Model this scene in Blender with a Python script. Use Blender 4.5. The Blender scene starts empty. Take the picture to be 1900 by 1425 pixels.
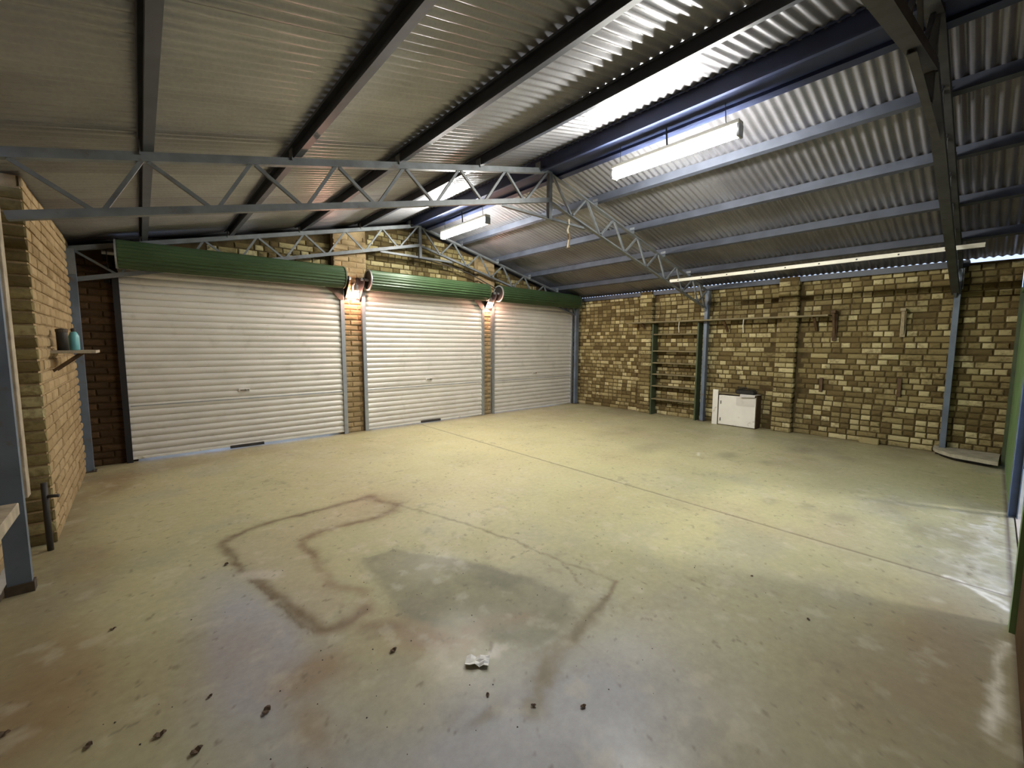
import bpy, math, random
import numpy as np
from mathutils import Vector, Matrix

random.seed(7); rng = np.random.RandomState(7)
S = bpy.context.scene
col = S.collection

# ------------------------------------------------------------------ camera
F_PX, YAW, PITCH, ROLL = 782.15, 0.7200062, 0.0947677, 0.0037323
cy_, sy_, cp_, sp_ = math.cos(YAW), math.sin(YAW), math.cos(PITCH), math.sin(PITCH)
fwd = Vector((sy_*cp_, cy_*cp_, -sp_)); rt = Vector((cy_, -sy_, 0)); up = rt.cross(fwd)
r2 = rt*math.cos(ROLL)+up*math.sin(ROLL); u2 = up*math.cos(ROLL)-rt*math.sin(ROLL)
cd = bpy.data.cameras.new('camera'); cam = bpy.data.objects.new('camera', cd); col.objects.link(cam)
cd.sensor_fit = 'HORIZONTAL'; cd.sensor_width = 36; cd.lens = 36*F_PX/1900; cd.clip_start = .02
cam.matrix_world = Matrix((( r2.x,u2.x,-fwd.x,0),(r2.y,u2.y,-fwd.y,0),(r2.z,u2.z,-fwd.z,1.5),(0,0,0,1)))
S.camera = cam

# ------------------------------------------------------------------ world, sun, exposure
w = bpy.data.worlds.new('world'); S.world = w; w.use_nodes = True
bg = w.node_tree.nodes['Background']; bg.inputs[0].default_value = (.50,.64,1,1); bg.inputs[1].default_value = 1.6
sd = bpy.data.lights.new('sun','SUN'); sd.energy = 1.25; sd.angle = math.radians(7); sd.color = (1,.95,.86)
sun = bpy.data.objects.new('sun', sd); col.objects.link(sun)
sun.rotation_euler = (-Vector((-.40*.72,.917*.72,-.69))).to_track_quat('Z','Y').to_euler()
S.view_settings.view_transform = 'Standard'; S.view_settings.look = 'None'
S.view_settings.exposure = 0.12; S.view_settings.gamma = 1; S.view_settings.use_curve_mapping = False
TUBE_POWER = 200.0
BULB_POWER = 500.0

# ------------------------------------------------------------------ dimensions
L, W, D, N = -.56, 8.38, 7.05, -.17
XR, ZR, SL = 3.87, 3.745, .24            # ridge x, sheet height at the ridge, roof slope
def zs(x): return ZR-SL*abs(x-XR)
PI = math.pi

# ------------------------------------------------------------------ materials
def mat(name, color, rough=.6, metal=0, var=.0, var_scale=6., bump=0., bump_scale=60., spec=.5, stain=None, stain_scale=2., stain_lo=.5, stain_hi=.7):
    m = bpy.data.materials.new(name); m.use_nodes = True; nt = m.node_tree; b = nt.nodes['Principled BSDF']
    b.inputs['Roughness'].default_value = rough; b.inputs['Metallic'].default_value = metal
    b.inputs['Specular IOR Level'].default_value = spec
    geo = nt.nodes.new('ShaderNodeNewGeometry')
    c = tuple(color)+(1,)
    out = None
    if var:
        n = nt.nodes.new('ShaderNodeTexNoise'); n.inputs['Scale'].default_value = var_scale; n.inputs['Detail'].default_value = 5
        nt.links.new(geo.outputs['Position'], n.inputs['Vector'])
        r = nt.nodes.new('ShaderNodeValToRGB'); r.color_ramp.elements[0].position = .3; r.color_ramp.elements[1].position = .7
        r.color_ramp.elements[0].color = tuple(x*(1-var) for x in color)+(1,); r.color_ramp.elements[1].color = tuple(min(1,x*(1+var)) for x in color)+(1,)
        nt.links.new(n.outputs['Fac'], r.inputs['Fac']); out = r.outputs['Color']
    if stain:
        n = nt.nodes.new('ShaderNodeTexNoise'); n.inputs['Scale'].default_value = stain_scale; n.inputs['Detail'].default_value = 7; n.inputs['Roughness'].default_value = .65
        nt.links.new(geo.outputs['Position'], n.inputs['Vector'])
        mr = nt.nodes.new('ShaderNodeMapRange'); mr.inputs['From Min'].default_value = stain_lo; mr.inputs['From Max'].default_value = stain_hi
        nt.links.new(n.outputs['Fac'], mr.inputs['Value'])
        mx = nt.nodes.new('ShaderNodeMix'); mx.data_type = 'RGBA'; nt.links.new(mr.outputs['Result'], mx.inputs['Factor'])
        if out: nt.links.new(out, mx.inputs['A'])
        else: mx.inputs['A'].default_value = c
        mx.inputs['B'].default_value = tuple(stain)+(1,); out = mx.outputs['Result']
    if out: nt.links.new(out, b.inputs['Base Color'])
    else: b.inputs['Base Color'].default_value = c
    if bump:
        n = nt.nodes.new('ShaderNodeTexNoise'); n.inputs['Scale'].default_value = bump_scale; n.inputs['Detail'].default_value = 6
        nt.links.new(geo.outputs['Position'], n.inputs['Vector'])
        bp = nt.nodes.new('ShaderNodeBump'); bp.inputs['Strength'].default_value = bump; bp.inputs['Distance'].default_value = .01
        nt.links.new(n.outputs['Fac'], bp.inputs['Height']); nt.links.new(bp.outputs['Normal'], b.inputs['Normal'])
    return m

def emit(name, color, strength):
    m = bpy.data.materials.new(name); m.use_nodes = True; b = m.node_tree.nodes['Principled BSDF']
    b.inputs['Base Color'].default_value = (.8,.8,.8,1); b.inputs['Emission Color'].default_value = tuple(color)+(1,); b.inputs['Emission Strength'].default_value = strength
    return m

def brick_mat(name, ramp, mortar, smear=.5):
    m = bpy.data.materials.new(name); m.use_nodes = True; nt = m.node_tree; b = nt.nodes['Principled BSDF']; K = nt.nodes.new; Lk = nt.links.new
    b.inputs['Roughness'].default_value = .88; b.inputs['Specular IOR Level'].default_value = .25
    oi = K('ShaderNodeObjectInfo'); at = K('ShaderNodeAttribute'); at.attribute_name = 'tone'
    add = K('ShaderNodeMath'); add.operation = 'ADD'; Lk(oi.outputs['Random'], add.inputs[0]); Lk(at.outputs['Fac'], add.inputs[1])
    fr = K('ShaderNodeMath'); fr.operation = 'FRACT'; Lk(add.outputs[0], fr.inputs[0])
    r = K('ShaderNodeValToRGB'); e = r.color_ramp.elements
    while len(e) < len(ramp): e.new(.5)
    for i,(p,c) in enumerate(ramp): e[i].position = p; e[i].color = tuple(c)+(1,)
    Lk(fr.outputs[0], r.inputs['Fac'])
    geo = K('ShaderNodeNewGeometry')
    n = K('ShaderNodeTexNoise'); n.inputs['Scale'].default_value = 26; n.inputs['Detail'].default_value = 5; Lk(geo.outputs['Position'], n.inputs['Vector'])
    n2 = K('ShaderNodeTexNoise'); n2.inputs['Scale'].default_value = 3.2; n2.inputs['Detail'].default_value = 6; Lk(geo.outputs['Position'], n2.inputs['Vector'])
    s = K('ShaderNodeMath'); s.operation = 'ADD'; Lk(n.outputs['Fac'], s.inputs[0]); Lk(n2.outputs['Fac'], s.inputs[1])
    mr = K('ShaderNodeMapRange'); mr.inputs['From Min'].default_value = 1.0; mr.inputs['From Max'].default_value = 1.25; mr.inputs['To Max'].default_value = smear
    Lk(s.outputs[0], mr.inputs['Value'])
    mx = K('ShaderNodeMix'); mx.data_type = 'RGBA'; Lk(mr.outputs['Result'], mx.inputs['Factor']); Lk(r.outputs['Color'], mx.inputs['A']); mx.inputs['B'].default_value = tuple(mortar)+(1,)
    Lk(mx.outputs['Result'], b.inputs['Base Color'])
    bp = K('ShaderNodeBump'); bp.inputs['Strength'].default_value = .6; bp.inputs['Distance'].default_value = .008; Lk(n.outputs['Fac'], bp.inputs['Height']); Lk(bp.outputs['Normal'], b.inputs['Normal'])
    return m

M = {}
TAN = [(0,(.115,.082,.030)),(.28,(.185,.143,.058)),(.6,(.275,.225,.10)),(.82,(.41,.35,.175)),(1,(.54,.475,.26))]
M['brick'] = brick_mat('tan_brick', TAN, (.10,.072,.03), .6)
M['brick_left'] = brick_mat('beige_brick', [(0,(.28,.20,.10)),(.5,(.34,.245,.13)),(1,(.40,.30,.165))], (.36,.27,.15), 1.0)
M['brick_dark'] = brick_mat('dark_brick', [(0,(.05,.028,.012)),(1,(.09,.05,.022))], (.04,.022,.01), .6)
M['mortar'] = mat('mortar', (.085,.06,.025), .95, var=.35, var_scale=9, bump=.5, bump_scale=70, spec=.2)
M['mortar_left'] = mat('mortar_left', (.31,.23,.125), .95, var=.3, var_scale=7, bump=.5, bump_scale=70, spec=.2)
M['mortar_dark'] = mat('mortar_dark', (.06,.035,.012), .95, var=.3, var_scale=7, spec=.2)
M['steel'] = mat('painted_frame_steel', (.145,.16,.17), .5, metal=.0, var=.25, var_scale=8, stain=(.11,.09,.07), stain_scale=9, stain_lo=.58, stain_hi=.75)
M['purlin'] = mat('painted_purlin_steel', (.055,.063,.085), .5, var=.25, var_scale=5)
M['ridge'] = mat('ridge_purlin_steel', (.025,.036,.09), .5, var=.25, var_scale=5)
M['steel_shaded'] = mat('shaded_frame_steel', (.06,.062,.066), .55, var=.3, var_scale=8)  # frame steel darkened to paint in the unlit side of the near truss
M['column'] = mat('painted_column_steel', (.12,.155,.205), .5, var=.2, var_scale=5, stain=(.13,.10,.07), stain_scale=7, stain_lo=.60, stain_hi=.72)
M['curtain'] = mat('door_curtain', (.70,.67,.62), .42, metal=.15, var=.06, var_scale=3, stain=(.54,.51,.45), stain_scale=5, stain_lo=.56, stain_hi=.8)
M['green'] = mat('green_paint', (.13,.24,.10), .42, var=.25, var_scale=4)
M['green_roll'] = mat('green_roll', (.05,.09,.038), .33, metal=.1, var=.2, var_scale=2)
M['green_shelf'] = mat('green_shelf', (.055,.075,.035), .6, var=.25, var_scale=5)
M['shelf_wood'] = mat('shelf_wood', (.20,.165,.085), .7, var=.2, var_scale=9)
M['wood'] = mat('dark_wood', (.09,.05,.02), .75, var=.3, var_scale=14)
M['wood_pale'] = mat('pale_wood', (.33,.27,.16), .7, var=.25, var_scale=14)
M['timber'] = mat('weathered_timber', (.36,.31,.23), .8, var=.25, var_scale=11, bump=.3)
M['white'] = mat('white_panel', (.80,.78,.70), .5, var=.05, var_scale=4, stain=(.35,.27,.15), stain_scale=6, stain_lo=.62, stain_hi=.75)
M['cream'] = mat('cream_strip', (.72,.70,.58), .5, var=.08)
M['black'] = mat('black_plastic', (.012,.011,.01), .5)
M['dark'] = mat('dark_steel', (.035,.03,.025), .6, var=.3)
M['brown_steel'] = mat('rusty_bracket', (.06,.045,.03), .7, var=.4, var_scale=18)
M['galv'] = mat('galvanised', (.36,.38,.39), .42, metal=.6, var=.12, var_scale=12)
M['chrome'] = mat('chrome', (.75,.75,.74), .2, metal=1)
M['fascia'] = mat('dark_fascia', (.012,.011,.013), .8)
M['paper'] = mat('paper', (.82,.82,.80), .7)
M['leaf'] = mat('dry_leaf', (.07,.04,.02), .8, var=.4, var_scale=60)
M['crumb'] = mat('dirt_crumb', (.04,.03,.02), .9)
M['rope'] = mat('brown_rope', (.16,.11,.06), .9, var=.4, var_scale=60)
M['rope_pale'] = mat('pale_rope', (.50,.44,.33), .9)
M['teal'] = mat('teal_bottle', (.15,.42,.44), .35)
M['concrete'] = mat('loose_concrete', (.40,.37,.28), .9, var=.2, var_scale=9, bump=.5)
M['apron'] = mat('outside_concrete', (.50,.44,.36), .9, var=.15, var_scale=2)
M['ground'] = mat('outside_ground', (.42,.40,.36), .9, var=.15)
M['tube'] = emit('lit_tube', (1,.985,.91), TUBE_POWER)
M['bulb'] = emit('lit_bulb', (1,.52,.38), BULB_POWER)

def roof_mat():
    m = bpy.data.materials.new('corrugated_iron'); m.use_nodes = True; nt = m.node_tree; b = nt.nodes['Principled BSDF']; K = nt.nodes.new; Lk = nt.links.new
    oi = K('ShaderNodeObjectInfo'); geo = K('ShaderNodeNewGeometry')
    r = K('ShaderNodeValToRGB'); r.color_ramp.elements[0].color = (.255,.25,.275,1); r.color_ramp.elements[1].color = (.38,.38,.405,1)
    Lk(oi.outputs['Random'], r.inputs['Fac'])
    v = K('ShaderNodeTexVoronoi'); v.inputs['Scale'].default_value = 55; Lk(geo.outputs['Position'], v.inputs['Vector'])
    n = K('ShaderNodeTexNoise'); n.inputs['Scale'].default_value = 3; n.inputs['Detail'].default_value = 6; Lk(geo.outputs['Position'], n.inputs['Vector'])
    a = K('ShaderNodeMath'); a.operation = 'MULTIPLY_ADD'; Lk(v.outputs['Distance'], a.inputs[0]); a.inputs[1].default_value = .25; Lk(n.outputs['Fac'], a.inputs[2])
    mr = K('ShaderNodeMapRange'); mr.inputs['From Min'].default_value = .35; mr.inputs['From Max'].default_value = .9; mr.inputs['To Min'].default_value = .82; mr.inputs['To Max'].default_value = 1.12
    Lk(a.outputs[0], mr.inputs['Value'])
    hs = K('ShaderNodeHueSaturation'); Lk(r.outputs['Color'], hs.inputs['Color']); Lk(mr.outputs['Result'], hs.inputs['Value'])
    Lk(hs.outputs['Color'], b.inputs['Base Color']); b.inputs['Metallic'].default_value = .6; b.inputs['Roughness'].default_value = .33
    return m
M['roof'] = roof_mat()

# ------------------------------------------------------------------ object helpers
def link(name, me, parent=None, loc=None, rot=None):
    o = bpy.data.objects.new(name, me); col.objects.link(o)
    if parent: o.parent = parent
    if loc is not None: o.location = loc
    if rot is not None: o.rotation_euler = rot
    return o
def tag(o, label=None, cat=None, group=None, kind=None):
    if label: o['label'] = label
    if cat: o['category'] = cat
    if group: o['group'] = group
    if kind: o['kind'] = kind
    return o
def empty(name, loc=(0,0,0), rz=0):
    o = link(name, None, None, loc, (0,0,rz)); o.empty_display_size = .1; return o
class MB:
    def __init__(s): s.v = []; s.f = []; s.sm = False
    def box(s, x0,x1,y0,y1,z0,z1):
        n = len(s.v); s.v += [(x,y,z) for z in (z0,z1) for y in (y0,y1) for x in (x0,x1)]
        s.f += [tuple(n+i for i in q) for q in ((0,2,3,1),(4,5,7,6),(0,1,5,4),(2,6,7,3),(0,4,6,2),(1,3,7,5))]; return s
    def prism(s, prof, p0, p1, upv=(0,0,1)):
        """extrude a 2D profile (side, up) from p0 to p1"""
        p0 = Vector(p0); p1 = Vector(p1); d = (p1-p0).normalized(); u = Vector(upv); r = d.cross(u)
        if r.length < 1e-4: r = d.cross(Vector((0,1,0)))
        r.normalize(); u = r.cross(d)
        n = len(s.v); k = len(prof)
        for p in (p0,p1): s.v += [tuple(p+r*a+u*b) for a,b in prof]
        for i in range(k): j = (i+1)%k; s.f.append((n+i,n+j,n+k+j,n+k+i))
        s.f.append(tuple(n+i for i in range(k-1,-1,-1))); s.f.append(tuple(n+k+i for i in range(k))); return s
    def bar(s, p0, p1, a, b, upv=(0,0,1)): return s.prism([(-a/2,-b/2),(a/2,-b/2),(a/2,b/2),(-a/2,b/2)], p0, p1, upv)
    def tube(s, p0, p1, r, k=10, r1=None):
        p0 = Vector(p0); p1 = Vector(p1); r1 = r if r1 is None else r1
        d = (p1-p0).normalized(); u = Vector((0,0,1)) if abs(d.z) < .9 else Vector((1,0,0)); a = d.cross(u).normalized(); b = a.cross(d)
        n = len(s.v)
        for p,q in ((p0,r),(p1,r1)): s.v += [tuple(p+(a*math.cos(2*PI*i/k)+b*math.sin(2*PI*i/k))*q) for i in range(k)]
        for i in range(k): j = (i+1)%k; s.f.append((n+i,n+j,n+k+j,n+k+i))
        s.f.append(tuple(n+i for i in range(k-1,-1,-1))); s.f.append(tuple(n+k+i for i in range(k))); return s
    def path(s, pts, r, k=6):
        for a,b in zip(pts, pts[1:]): s.tube(a,b,r,k)
        return s
    def lathe(s, prof, c, axis='z', k=20):
        n = len(s.v); m = len(prof)
        for i in range(k):
            t = 2*PI*i/k
            for r,h in prof:
                a,b = r*math.cos(t), r*math.sin(t)
                p = (a,b,h) if axis == 'z' else ((h,a,b) if axis == 'x' else (a,h,b))
                s.v.append((c[0]+p[0],c[1]+p[1],c[2]+p[2]))
        for i in range(k):
            j = (i+1)%k
            for q in range(m-1): s.f.append((n+i*m+q,n+i*m+q+1,n+j*m+q+1,n+j*m+q))
        return s
    def me(s, name, m, smooth=False):
        me = bpy.data.meshes.new(name); me.from_pydata(s.v, [], s.f); me.materials.append(m)
        if smooth: me.polygons.foreach_set('use_smooth', [True]*len(me.polygons))
        me.update(); return me
    def build(s, name, m, parent=None, loc=None, rot=None, smooth=False, bevel=0):
        me = s.me(name, m, smooth)
        import bmesh
        bm = bmesh.new(); bm.from_mesh(me); bmesh.ops.recalc_face_normals(bm, faces=bm.faces)
        if bevel: bmesh.ops.bevel(bm, geom=bm.edges[:], offset=bevel, segments=1, affect='EDGES')
        bm.to_mesh(me); bm.free()
        return link(name, me, parent, loc, rot)
ANG = lambda a,t: [(-a/2,-a/2),(a/2,-a/2),(a/2,-a/2+t),(-a/2+t,-a/2+t),(-a/2+t,a/2),(-a/2,a/2)]
def CH(w,h,t): # channel, open to the +side
    return [(-w/2,-h/2),(w/2,-h/2),(w/2,-h/2+t),(-w/2+t,-h/2+t),(-w/2+t,h/2-t),(w/2,h/2-t),(w/2,h/2),(-w/2,h/2)]
def CL(w,h,t,l): # lipped channel
    return [(-w/2,-h/2),(w/2,-h/2),(w/2,-h/2+l),(w/2-t,-h/2+l),(w/2-t,-h/2+t),(-w/2+t,-h/2+t),(-w/2+t,h/2-t),(w/2-t,h/2-t),(w/2-t,h/2-l),(w/2,h/2-l),(w/2,h/2),(-w/2,h/2)]

# ------------------------------------------------------------------ floor (stains on the concrete; tube light and near shade also painted in)
def vnoise(X, Y, s, seed, octv=4):
    r = np.random.RandomState(seed); out = np.zeros_like(X); amp = 1; tot = 0
    for o in range(octv):
        g = r.rand(64,64); x = X*s*2**o+7.3*o; y = Y*s*2**o+3.1*o
        xi = np.floor(x).astype(int); yi = np.floor(y).astype(int); fx = x-xi; fy = y-yi; fx = fx*fx*(3-2*fx); fy = fy*fy*(3-2*fy)
        a = g[xi%64,yi%64]; b = g[(xi+1)%64,yi%64]; c = g[xi%64,(yi+1)%64]; d = g[(xi+1)%64,(yi+1)%64]
        out += amp*((a*(1-fx)+b*fx)*(1-fy)+(c*(1-fx)+d*fx)*fy); tot += amp; amp *= .55
    return out/tot
def pdist(X, Y, pts):
    d = np.full(X.shape, 1e9)
    for (x0,y0),(x1,y1) in zip(pts, pts[1:]):
        dx,dy = x1-x0,y1-y0; t = np.clip(((X-x0)*dx+(Y-y0)*dy)/(dx*dx+dy*dy),0,1)
        d = np.minimum(d, np.hypot(X-x0-t*dx, Y-y0-t*dy))
    return d
def inside(X, Y, P):
    r = np.zeros(X.shape, bool); n = len(P)
    for i in range(n):
        x0,y0 = P[i]; x1,y1 = P[(i+1)%n]
        c = ((y0>Y)!=(y1>Y))&(X < (x1-x0)*(Y-y0)/(y1-y0+1e-12)+x0); r ^= c
    return r
def sstep(a,b,x): t = np.clip((x-a)/(b-a),0,1); return t*t*(3-2*t)

def build_floor():
    st = .0125
    xs = np.arange(L-.14, W+.03, st); ys = np.arange(N-.05, D+.16, st); nx,ny = len(xs),len(ys)
    X,Y = np.meshgrid(xs, ys, indexing='ij')
    wx = (vnoise(X,Y,6,1)-.5); wy = (vnoise(X,Y,6,2)-.5)
    fx = vnoise(X,Y,22,21,4)-.5; fy = vnoise(X,Y,22,22,4)-.5; Xw, Yw = X+wx*.06+fx*.035, Y+wy*.06+fy*.035
    n1 = vnoise(X,Y,.9,3,5); n2 = vnoise(X,Y,3.,4,5); n3 = vnoise(X,Y,14.,5,4); n4 = vnoise(X,Y,1.7,6,5)
    base = np.array([.405,.385,.222]); C = np.ones(X.shape+(3,))*base
    def mix(c, a): nonlocal C; C = C*(1-a[...,None])+np.array(c)*a[...,None]
    mix((.47,.435,.25), sstep(.45,.65,n1)*.6)
    mix((.33,.32,.235), sstep(.50,.72,n4)*.6)
    mix((.36,.30,.19), sstep(.52,.75,vnoise(X,Y,1.3,9,5))*.45)
    big = np.exp(-(((X-3.9)/2.6)**2+((Y-4.6)/2.3)**2)); mix((.61,.56,.305), np.clip(big*(.5+.9*n4),0,1)*.85)  # painted light: paler floor centre standing in for the tubes' brightness
    mix((.27,.25,.165), sstep(3.4,.9,Y+.45*X+(n1-.5)*1.2)*.55)  # painted shade: floor colour dims towards the viewer
    # bluish grey patch towards the viewer
    g = np.exp(-(((X-.95)/.75)**2+((Y-1.0)/.42)**2))+.9*np.exp(-(((X-.33)/.22)**2+((Y-2.3)/.8)**2))
    mix((.36,.37,.41), np.clip(g*1.5*(.55+.9*n2),0,1)*.85)
    # brown dirt
    for cx,cy,sx,sy,a in ((.50,1.93,.16,.14,.75),(.42,1.66,.07,.16,.6),(-.40,2.6,.22,.5,.9),(2.95,.05,.75,.28,.55),(2.3,.3,.5,.25,.3),(.1,2.35,.35,.35,.3),(-.35,3.9,.16,.5,.5),(-.30,6.1,.25,.5,.7),(.2,6.6,.5,.3,.4),(1.6,3.75,.3,.25,.45),(1.02,1.88,.2,.25,.6),(1.25,6.6,.8,.22,.35)):
        mix((.26,.175,.085), np.clip(np.exp(-(((Xw-cx)/sx)**2+((Yw-cy)/sy)**2))*(.4+1.2*n2)*1.1,0,1)*a)
    # dark green grey worn patch inside the patched slab
    P = [(1.06,2.86),(1.32,2.80),(1.60,2.40),(1.80,1.95),(1.88,1.55),(1.70,1.40),(1.40,1.36),(1.2,1.6),(.98,2.0),(1.0,2.4)]
    m = inside(Xw+wx*.12,Yw+wy*.12,P).astype(float); dd = pdist(Xw,Yw,P+[P[0]])
    mix((.15,.15,.098), np.clip(np.where(m>0, sstep(0,.10,dd+.03), sstep(.05,0,dd)*.2)*(.35+.9*n2+.3*(n3-.5)),0,1)*.9)
    mix((.42,.36,.235), inside(Xw,Yw,[(.36,3.71),(1.6,3.92),(1.66,3.56),(1.01,3.43),(.83,3.36),(.8,2.4),(.63,2.22)]).astype(float)*.45)
    # seams of the patched trench
    o1 = [(1.60,3.94),(1.16,3.91),(.64,3.90),(.45,3.80),(.36,3.70),(.37,3.5),(.40,3.27),(.46,3.03),(.51,2.84),(.55,2.52),(.63,2.20),(.73,2.18),(.87,2.24)]
    o2 = [(1.60,3.94),(1.63,3.72),(1.72,3.58),(1.62,3.47),(1.45,3.42),(1.01,3.44),(.85,3.38),(.815,3.28),(.84,3.05)]
    o3 = [(.84,3.05),(.80,2.6),(.93,2.4),(.87,2.24)]
    o4 = [(.80,2.1),(.93,1.98),(1.02,1.80),(1.08,1.68),(1.2,1.72)]
    o5 = [(1.72,3.55),(1.88,3.1),(1.99,2.70),(2.07,2.29),(2.11,1.84),(2.18,1.47)]
    o6 = [(2.18,1.47),(2.10,1.44),(1.97,1.42)]
    o7 = [(1.97,1.42),(1.74,1.37),(1.58,1.33)]
    o8 = [(1.74,1.36),(1.58,1.33),(1.36,1.28),(1.14,1.155)]
    def seam(pts, wd, c, a, nz=1.0):
        d = pdist(Xw,Yw,pts); mix(c, np.clip(np.exp(-(d/(wd*(.55+.9*n2)))**2)*a*(1-nz*.6+nz*1.3*n3),0,1))
    seam(o1,.032,(.13,.095,.05),.75); seam(o1,.06,(.22,.16,.09),.3)
    seam(o2,.030,(.15,.10,.045),.75); seam(o2,.07,(.24,.17,.09),.35)
    seam(o3,.05,(.23,.165,.09),.5); seam(o4,.05,(.20,.14,.075),.65); seam(o5,.013,(.17,.14,.08),.55,1.2)
    seam(o6,.016,(.13,.085,.035),.8); seam(o7,.03,(.15,.115,.05),.8); seam(o8,.055,(.17,.135,.07),.75)
    seam([(1.02,1.80),(1.12,1.62),(1.3,1.70),(1.5,1.62)],.07,(.27,.19,.11),.5)
    seam([(.42,3.2),(.44,3.0),(.50,2.80),(.53,2.45),(.60,2.22)],.012,(.10,.07,.035),.6)
    seam([(2.10,1.86),(1.98,1.60)],.008,(.16,.12,.06),.5)
    # dark spots
    for cx,cy,rx,ry,a in ((1.14,1.155,.055,.05,.8),(.96,1.25,.09,.03,.55),(1.04,1.26,.1,.04,.4),(.86,1.32,.06,.03,.3),(5.92,2.29,.22,.13,.5),(7.0,1.75,.3,.16,.4),(7.0,1.2,.16,.10,.5),
        (6.55,1.5,.14,.1,.4),(4.48,1.31,.12,.07,.45),(4.59,1.04,.1,.07,.45),(4.51,.78,.14,.1,.4),(4.71,.25,.2,.12,.4),(4.64,.05,.2,.08,.35),(5.93,1.83,.13,.1,.35),(7.9,.77,.5,.35,.45),(5.5,3.2,.45,.2,.35),(6.2,4.2,.6,.25,.3),
        (7.7,1.6,.5,.4,.35),(5.2,.5,.35,.12,.3),(5.6,.0,.3,.1,.35),(7.9,5.6,.4,.8,.3),(2.4,5.6,.5,.5,.15),(3.2,4.2,.4,.5,.12)):
        mix((.20,.175,.12), np.clip(np.exp(-(((Xw-cx)/rx)**2+((Yw-cy)/ry)**2)**1.4)*(.4+1.1*n2),0,1)*a)
    # pale scuffs by the opening
    wh = [(5.75,-.12),(4.85,-.02),(4.21,-.10),(3.83,-.05)]
    mix((.72,.70,.64), np.clip(np.exp(-(pdist(Xw+wx*.5,Yw+wy*.5,wh)/.085)**2)*(n2*1.5)*sstep(.35,.6,n3+.1),0,1)*.5)
    for q in ([(3.86,.10),(3.82,-.05),(3.84,-.14)],[(3.80,.0),(3.70,-.09),(3.60,-.18)],[(3.78,-.03),(3.72,-.15)],[(2.4,-.1),(2.8,-.12),(3.2,-.14)],[(5.6,2.55),(5.75,2.62)]):
        seam(q,.02,(.74,.71,.62),.8)
    # whitish powder near the viewer
    mix((.60,.58,.52), np.clip(np.exp(-(((X-1.15)/.16)**2+((Y-1.52)/.1)**2))*sstep(.5,.7,n3)*1.2,0,1)*.8)
    mix((.56,.52,.43), np.clip(np.exp(-(pdist(Xw,Yw,[(.44,3.1),(.58,2.98)])/.05)**2)*1.2,0,1)*.7)
    # construction joints
    d = np.abs(X-3.835+wx*.008); mix((.13,.10,.06), np.exp(-(d/.011)**2)*.85); mix((.50,.46,.36), np.exp(-((X-3.80)/.016)**2)*.35*n2)
    dj = np.abs(Y-(N-.01)); mix((.10,.07,.045), np.exp(-(dj/.012)**2)*.9)
    # grime along the walls
    for q,wd in ((X-(L),.18),(W-X,.30),(D-Y,.16)): mix((.22,.165,.09), np.exp(-(np.clip(q,0,9)/wd)**2)*(.3+.9*n2)*.75)
    mix((.10,.08,.05), sstep(.80,.86,vnoise(X,Y,30.,11,2))*.5); mix((.22,.19,.12), sstep(.56,.80,n3)*sstep(.45,.7,vnoise(X,Y,2.3,31,4))*.45); mix((.58,.54,.42), sstep(.58,.8,vnoise(X,Y,9.,33,5))*.3)
    Z = -.004*np.exp(-((X-3.835)/.010)**2)-.002*np.exp(-(pdist(Xw,Yw,o1)/.02)**2)-.002*np.exp(-(pdist(Xw,Yw,o2)/.02)**2)
    V = np.stack([X,Y,Z],-1).reshape(-1,3)
    i = np.arange(nx-1)[:,None]*ny+np.arange(ny-1)[None]; Fq = np.stack([i,i+ny,i+ny+1,i+1],-1).reshape(-1,4)
    me = bpy.data.meshes.new('floor'); me.vertices.add(len(V)); me.vertices.foreach_set('co', V.ravel().astype(np.float32))
    me.loops.add(Fq.size); me.loops.foreach_set('vertex_index', Fq.ravel().astype(np.int32)); me.polygons.add(len(Fq))
    me.polygons.foreach_set('loop_start', np.arange(0,Fq.size,4,dtype=np.int32)); me.update(calc_edges=True); me.validate()
    ca = me.color_attributes.new('stain','FLOAT_COLOR','POINT')  # holds the stains together with the painted light and shade
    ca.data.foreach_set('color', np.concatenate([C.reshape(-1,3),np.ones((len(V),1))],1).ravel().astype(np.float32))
    me.polygons.foreach_set('use_smooth',[True]*len(Fq))
    m = bpy.data.materials.new('concrete_floor'); m.use_nodes = True; nt = m.node_tree; b = nt.nodes['Principled BSDF']; K = nt.nodes.new; Lk = nt.links.new
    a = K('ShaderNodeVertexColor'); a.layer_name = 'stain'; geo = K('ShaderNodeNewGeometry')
    n = K('ShaderNodeTexNoise'); n.inputs['Scale'].default_value = 22; n.inputs['Detail'].default_value = 8; n.inputs['Roughness'].default_value = .7; Lk(geo.outputs['Position'], n.inputs['Vector'])
    mr = K('ShaderNodeMapRange'); mr.inputs['From Min'].default_value = .3; mr.inputs['From Max'].default_value = .7; mr.inputs['To Min'].default_value = .88; mr.inputs['To Max'].default_value = 1.1; Lk(n.outputs['Fac'], mr.inputs['Value'])
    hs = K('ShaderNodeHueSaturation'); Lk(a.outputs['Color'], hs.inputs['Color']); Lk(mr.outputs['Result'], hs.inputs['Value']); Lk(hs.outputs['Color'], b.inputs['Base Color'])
    n2_ = K('ShaderNodeTexNoise'); n2_.inputs['Scale'].default_value = 2.2; n2_.inputs['Detail'].default_value = 5; Lk(geo.outputs['Position'], n2_.inputs['Vector'])
    m2 = K('ShaderNodeMapRange'); m2.inputs['From Min'].default_value = .35; m2.inputs['From Max'].default_value = .65; m2.inputs['To Min'].default_value = .42; m2.inputs['To Max'].default_value = .68; Lk(n2_.outputs['Fac'], m2.inputs['Value']); Lk(m2.outputs['Result'], b.inputs['Roughness'])
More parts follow.
